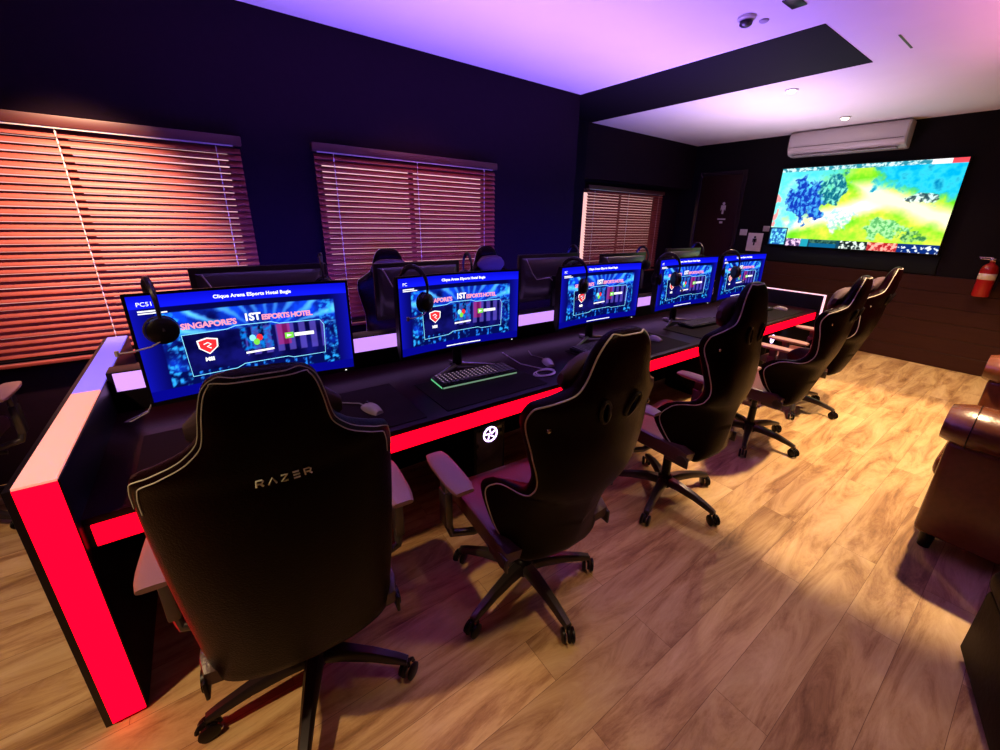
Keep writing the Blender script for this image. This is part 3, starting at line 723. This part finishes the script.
# ------------------------------------------------------------------ gaming chairs
def interp(tab, z):
    """monotone cubic through the table rows"""
    zs = [t_[0] for t_ in tab]
    if z <= zs[0]: return list(tab[0][1:])
    if z >= zs[-1]: return list(tab[-1][1:])
    k = max(i for i in range(len(zs)-1) if zs[i] <= z)
    h = zs[k+1]-zs[k]; q = (z-zs[k])/h; out = []
    for c in range(1, len(tab[0])):
        def slope(i):
            if i <= 0 or i >= len(zs)-1: return 0 if i <= 0 else (tab[-1][c]-tab[-2][c])/(zs[-1]-zs[-2])
            d0 = (tab[i][c]-tab[i-1][c])/(zs[i]-zs[i-1]); d1 = (tab[i+1][c]-tab[i][c])/(zs[i+1]-zs[i])
            return 0 if d0*d1 <= 0 else 2*d0*d1/(d0+d1)
        m0, m1 = slope(k)*h, slope(k+1)*h; p0, p1 = tab[k][c], tab[k+1][c]
        out.append((2*q**3-3*q**2+1)*p0+(q**3-2*q**2+q)*m0+(-2*q**3+3*q**2)*p1+(q**3-q**2)*m1)
    return out
def se(a_, w, d, e1=.5, e2=.75):
    c, s = cos(a_), sin(a_)
    return w*math.copysign(abs(c)**e1, c), d*math.copysign(abs(s)**e2, s)
def make_back(kind, recl):
    """backrest; rows (z along back, half width, half depth, wing bend)"""
    if kind == 'A':
        tab = [(0, .19, .025, .02), (.02, .225, .045, .05), (.10, .235, .05, .07), (.40, .248, .055, .08), (.64, .252, .05, .08), (.685, .244, .045, .07),
               (.715, .205, .045, .05), (.75, .150, .045, .03), (.79, .118, .045, .01), (.85, .106, .042, .01), (.885, .096, .034, 0), (.903, .082, .024, 0), (.912, .055, .012, 0)]
        rows = [0, .006, .012, .02]+[.02+.03*k for k in range(1, 21)]+[.64+.012*k for k in range(1, 20)]+[.878, .885, .890, .895, .899, .903, .906, .909, .912]
    else:
        tab = [(0, .17, .025, .02), (.02, .205, .045, .08), (.10, .240, .05, .20), (.20, .252, .05, .25), (.29, .240, .05, .21), (.345, .215, .05, .08), (.41, .212, .05, .04), (.53, .238, .05, .06),
               (.635, .258, .045, .08), (.685, .250, .045, .07), (.720, .200, .045, .05), (.755, .146, .045, .02), (.80, .124, .042, .01), (.86, .106, .038, .01), (.90, .084, .03, 0), (.922, .058, .02, 0), (.930, .03, .01, 0)]
        rows = [0, .006, .012, .02]+[.02+.022*k for k in range(1, 30)]+[.67+.011*k for k in range(1, 18)]+[.868, .88, .89, .90, .908, .915, .922, .926, .93]
    hz, y_b, z_b = .943, -.235, .42
    tl = radians(recl); N = 32
    def place(x, yl, s, bend):
        y = yl+bend*(abs(x)/.26)**2.2
        # lean back with a slight S curve
        return Vector((x, y_b+y*cos(tl)-s*sin(tl)-.02*sin(s*4), z_b+s*cos(tl)+y*sin(tl)))
    R = []
    for s in rows:
        w, d, bd = interp(tab, s)
        R.append([place(*(lambda q: (q[0], q[1]))(se(2*pi*k/N, w, d)), s, bd) for k in range(N)])
    def surf(frac, s, off=.0015):
        w, d, bd = interp(tab, s); x = frac*w
        cc = min(1, abs(frac))**2; yl = -d*(max(0, 1-cc*cc))**.375
        return place(x, yl-off, s, bd)
    return R, surf, rows
def make_chair(kind, recl):
    t = thing('gaming_chair', '', 'chair')
    # star base
    hub = B(); lathe(hub, [(.001, .075), (.045, .078), (.05, .10), (.045, .135), (.03, .15), (.001, .15)], n=20); obj('hub', hub, PLAST, t)
    for k in range(5):
        q = 2*pi*k/5-pi/2+(radians(-14) if kind == 'A' else 0); dx, dy = cos(q), sin(q)
        Rr = []
        for (rr, z, w, h) in ((.03, .115, .030, .022), (.10, .118, .026, .021), (.20, .108, .021, .017), (.29, .088, .018, .013), (.325, .078, .015, .010)):
            nx, ny = -dy, dx
            Rr.append([Vector((dx*rr+nx*w*cx, dy*rr+ny*w*cx, z+h*cz)) for cx, cz in ((-1, -1), (1, -1), (1, .3), (.6, 1), (-.6, 1), (-1, .3))])
        bm = B(); rings(bm, Rr); lg = obj('leg', bm, PLASTG if kind == 'A' else METAL, t)
        bm = B(); cx_, cy_ = dx*.325, dy*.325
        tube(bm, [(cx_, cy_, .075), (cx_, cy_, .045)], .008, 8)
        # twin wheels and hood
        ang = q+1.1+k*1.7
        wx, wy = cos(ang), sin(ang)
        for s in (-1, 1):
            c0 = Vector((cx_+wx*.012*s, cy_+wy*.012*s, .030)); c1 = Vector((cx_+wx*.026*s, cy_+wy*.026*s, .030))
            tube(bm, [c0, c0.lerp(c1, .3), c0.lerp(c1, .8), c1], [.026, .030, .030, .024], 16)
        hd = []
        for i in range(9):
            g = pi*i/8; hd.append(Vector((cx_-wy*.031*cos(g), cy_+wx*.031*cos(g), .032+.031*sin(g))))
        tube(bm, hd, .007, 6)
        obj('caster', bm, PLAST, lg)
    bm = B(); lathe(bm, [(.026, .14), (.026, .27), (.018, .275), (.018, .38), (.001, .38)], n=16); obj('gas_lift', bm, PLAST, t)
    bm = B(); bx(bm, -.12, .12, -.14, .16, .375, .405, bev=.006); bx(bm, -.05, .05, -.17, .05, .345, .38, bev=.008)
    tube(bm, [(.05, .0, .37), (.22, .02, .365), (.27, .02, .36)], [.006, .006, .011], 8); obj('tilt_mechanism', bm, METAL, t)
    # seat
    R = []
    for i in range(13):
        q = i/12; y = -.235+.50*q
        e = min(1, (min(q, 1-q)/.09))**.5 if 0 < q < 1 else .02
        e = max(e, .35); w = .255*(.94+.06*e); N = 28; ring = []
        for k in range(N):
            x, z = se(2*pi*k/N, w, .048*e, .45, .6)
            if z > 0: z += .030*(abs(x)/.25)**5
            if q > .8: z -= .018*((q-.8)/.2)**2
            ring.append(Vector((x, y, .452+z)))
        R.append(ring)
    bm = B(); rings(bm, R); obj('seat', bm, mat('seat_leather', (.06, .024, .024), .36, bump=.3, bscale=160), t)
    # back
    R, surf, rows = make_back(kind, recl)
    bm = B(); rings(bm, R)
    if kind == 'A':
        bk = obj('backrest', bm, LEATH, t)
    else:
        bk = obj('backrest', bm, LEATH, t)
        # two slots below the head: cut through
        cut = B()
        for s in (-1, 1):
            c = surf(s*.0, .70)
            prof = [(s*.056+.017*cos(q)+s*.010*sin(q), .040*sin(q)) for q in [2*pi*k/20 for k in range(20)]]
            tl = radians(recl)
            A_ = []
            for yo in (-.15, .2): A_.append([Vector((px, c.y+.04+yo-pz*sin(tl), c.z+pz*cos(tl)+yo*sin(tl)-.0)) for px, pz in prof])
            rings(cut, A_)
            bm2 = B(); ring = [Vector((px*1.0, c.y-.002-pz*sin(tl)+.004, c.z+pz*cos(tl)-.006)) for px, pz in prof]
            tube(bm2, ring, .006, 6, closed=True); obj('slot_trim', bm2, PLAST, bk)
        bmesh.ops.recalc_face_normals(cut, faces=cut.faces[:])
        cme = bpy.data.meshes.new('cut'); cut.to_mesh(cme); cut.free(); co = bpy.data.objects.new('cut', cme); COL.objects.link(co)
        md = bk.modifiers.new('b', 'BOOLEAN'); md.object = co; md.operation = 'DIFFERENCE'; md.solver = 'EXACT'
        dg = bpy.context.evaluated_depsgraph_get(); me = bpy.data.meshes.new_from_object(bk.evaluated_get(dg))
        bk.modifiers.clear(); bk.data = me; bpy.data.objects.remove(co)
    # stitching / piping that follows the outline
    def outline(frac, s0, s1, off):
        ss = [s for s in rows if s0 <= s <= s1]
        ptsL = [surf(-frac, s, off) for s in ss]; ptsR = [surf(frac, s, off) for s in ss]
        top = [surf(-frac+2*frac*k/6, ss[-1], off) for k in range(1, 6)]
        return ptsL+top+ptsR[::-1]
    def dense(p, n=4):
        out = []
        for i in range(len(p)-1):
            p0, p1, p2, p3 = p[max(i-1, 0)], p[i], p[i+1], p[min(i+2, len(p)-1)]
            for k in range(n):
                q = k/n; out.append(.5*((2*p1)+(-p0+p2)*q+(2*p0-5*p1+4*p2-p3)*q*q+(-p0+3*p1-3*p2+p3)*q**3))
        return out+[p[-1]]
    if kind == 'A':
        for fr, s1, nm in ((.93, .903, 'stitching'), (.99, .909, 'stitching')):
            bm = B(); tube(bm, dense(outline(fr, .60, s1, .0012)), .0013, 5); obj(nm, bm, STITCH, bk)
        # embroidered word RAZER: R, A without bar, Z, E as three bars, R
        bm = B(); H = .0150; Wd = .0125; g = .0225; st = .0019
        def stroke(pts):
            q = []
            for (x, z) in pts:
                p = surf(x/.252, .679+z, .0016); q.append(p)
            tube(bm, q, st, 5)
        x0 = -.042
        def Rr(x): stroke([(x, 0), (x, H), (x+Wd*.8, H), (x+Wd, H*.8), (x+Wd*.8, H*.45), (x+.002, H*.45)]); stroke([(x+Wd*.55, H*.45), (x+Wd, 0)])
        Rr(x0); x = x0+g; stroke([(x-.001, 0), (x+Wd/2, H), (x+Wd+.001, 0)]); x += g
        stroke([(x, H), (x+Wd, H), (x, 0), (x+Wd, 0)]); x += g
        for zz in (0, H/2, H): stroke([(x, zz), (x+Wd, zz)])
        Rr(x+g); obj('brand_lettering', bm, LOGOM, bk)
    else:
        bm = B(); tube(bm, dense(outline(.985, .06, .922, .0005)), .0026, 6); obj('piping', bm, PIPING, bk)
        for s in (-1, 1):
            bm = B(); p = surf(s*.80, .63, 0); lathe(bm, [(.001, -.005), (.007, -.004), (.008, 0), (.001, .001)], p, 12, 'Y'); obj('rivet', bm, CHROME, bk)
    # head pillow on the front
    tl = radians(recl); c = surf(0, .80, 0)
    R = []
    for i in range(9):
        q = -1+2*i/8; w = .135*(1-abs(q)**4*.25); ring = []
        for k in range(16):
            an = 2*pi*k/16
            z, y = .075*max(.25, (1-abs(q)**5))*math.copysign(abs(sin(an))**.7, sin(an)), .042*max(.3, (1-abs(q)**4))*math.copysign(abs(cos(an))**.8, cos(an))
            ring.append(Vector((q*.145, c.y+.118+y-z*sin(tl), c.z-.02+z*cos(tl))))
        R.append(ring)
    bm = B(); rings(bm, R); obj('head_pillow', bm, mat('pillow_suede', (.05, .022, .035), .8), t)
    # recline brackets
    for s in (-1, 1):
        bm = B(); bx(bm, s*.245-.005, s*.245+.005, -.25, -.12, .41, .47, bev=.004); lathe(bm, [(.001, s*.008), (.028, s*.008), (.030, 0)], (s*.246, -.215, .445), 16, 'X'); obj('hinge_cover', bm, METAL if kind == 'B' else PLAST, t)
    # armrests
    for s in (-1, 1):
        bm = B(); tube(bm, [(s*.12, .02, .395), (s*.24, .02, .392), (s*.325, .04, .405), (s*.338, .06, .46)], [.016, .016, .017, .019], 10)
        bx(bm, s*.338-.016, s*.338+.016, .03, .095, .44, .60, bev=.006); bx(bm, s*.338-.012, s*.338+.012, .035, .088, .58, .665, bev=.004)
        ar = obj('armrest', bm, METAL, t)
        bm = B(); R = []
        for i in range(9):
            q = i/8; y = -.09+.29*q; w = .046*(1-.25*abs(2*q-1)**4); h = .014
            R.append([Vector((s*.325+se(2*pi*k/16, w, h)[0], y, .678+se(2*pi*k/16, w, h)[1]*(1-.4*abs(2*q-1)**6))) for k in range(16)])
        rings(bm, R); obj('arm_pad', bm, ARMPAD, ar)
    return t
chA = make_chair('A', 10); chA.location = (.085, 1.25, 0); chA.rotation_euler.z = radians(-5)
chA['label'] = 'foreground black gaming chair with RAZER on its back'; chA['group'] = 'gaming chairs along the near side of the desk'
chB = make_chair('B', 14)
chC = make_chair('B', 4)
cl = ['reclined gaming chair with pale piping, beside the RAZER chair', 'upright gaming chair third from the left along the desk, its back nearly straight', 'gaming chair fourth along the desk, just before the farthest one', 'farthest gaming chair of the near row, before the brown wall boards']
for i, (src, x, y, rz) in enumerate(((chB, .93, 1.13, -4), (chC, 2.03, 1.14, 0), (copy_tree(chB), 3.19, 1.17, 2), (copy_tree(chB), 4.17, 1.22, 2))):
    o = src; o.location = (x, y, 0); o.rotation_euler.z = radians(rz); o['label'] = cl[i]; o['group'] = 'gaming chairs along the near side of the desk'
fl = ['blue-lit gaming chair across the desk, between first and second lit monitors', 'top of a blue-lit gaming chair peeking over the right of the second monitor', 'dark chair at the left edge of the photo, beyond the glowing end panel']
for i, (x, y, rz) in enumerate(((1.14, 2.98, 172), (2.12, 2.98, 183), (-1.26, 3.08, 0))):
    o = copy_tree(chC if i < 2 else chA); o.location = (x, y, 0); o.rotation_euler.z = radians(rz); o['label'] = fl[i]; o['group'] = 'gaming chairs beyond the desk'

# ------------------------------------------------------------------ brown leather armchair and dark ottoman on the right
def make_sofa():
    t = thing('leather_sofa', 'brown leather sofa with rolled arms by the right edge', 'sofa', (0, 0, 0))
    xa, xb = 2.76, 4.45; yf, yb = .13, -.85
    for s, x in ((-1, xa), (1, xb)):
        xo = x if s < 0 else x-.24
        bm = B(); bx(bm, xo, xo+.24, yb, yf, .09, .62, bev=.03, seg=3)
        arm = obj('arm', bm, SOFAL, t)
        bm = B(); R = []
        for i in range(15):
            q = i/14; y = yf+.035-(yf-yb+.03)*q; e = min(1, .80+ (min(q, 1-q))*5)
            R.append([Vector((xo+.12+.165*e*cos(g), y, .685+.105*e*sin(g))) for g in [2*pi*k/22 for k in range(22)]])
        rings(bm, R); obj('rolled_top', bm, SOFAL, arm)
        bm = B(); ring = [(xo+.12+.168*cos(g), yf-.06, .685+.108*sin(g)) for g in [2*pi*k/26 for k in range(26)]]
        tube(bm, ring, .0022, 6, closed=True); obj('seam', bm, SOFAD, arm)
    bm = B(); bx(bm, xa+.24, xb-.24, yb, yf-.02, .10, .30, bev=.02); obj('base', bm, SOFAD, t)
    for i in range(2):
        x0 = xa+.245+i*.605; bm = B(); bx(bm, x0, x0+.60, yb+.22, yf+.03, .30, .44, bev=.05, seg=4); obj('seat_cushion', bm, SOFAL, t)
        bm = B(); bx(bm, x0, x0+.60, yb+.02, yb+.25, .44, .90, bev=.06, seg=4); obj('back_cushion', bm, SOFAL, t)
    bm = B(); bx(bm, xa, xb, yb-.14, yb+.02, .08, .86, bev=.04, seg=3); obj('back_frame', bm, SOFAD, t)
    for x in (xa+.06, xb-.06):
        for y in (yf-.06, yb):
            bm = B(); lathe(bm, [(.001, 0), (.026, 0), (.034, .09), (.001, .092)], (x, y, 0), 14); obj('foot', bm, PLAST, t)
    return t
make_sofa()
t = thing('ottoman', 'dark square ottoman at the lower right corner', 'ottoman', (1.90, -.56, 0), radians(16))
bm = B(); bx(bm, -.34, .34, -.34, .34, .035, .34, bev=.02); obj('base', bm, SOFAD, t)
bm = B(); bx(bm, -.35, .35, -.35, .35, .34, .44, bev=.04, seg=4); obj('cushion', bm, SOFAD, t)
for sx in (-1, 1):
    for sy in (-1, 1):
        bm = B(); lathe(bm, [(.001, 0), (.018, 0), (.024, .037), (.001, .037)], (sx*.28, sy*.28, 0), 12); obj('foot', bm, PLAST, t)
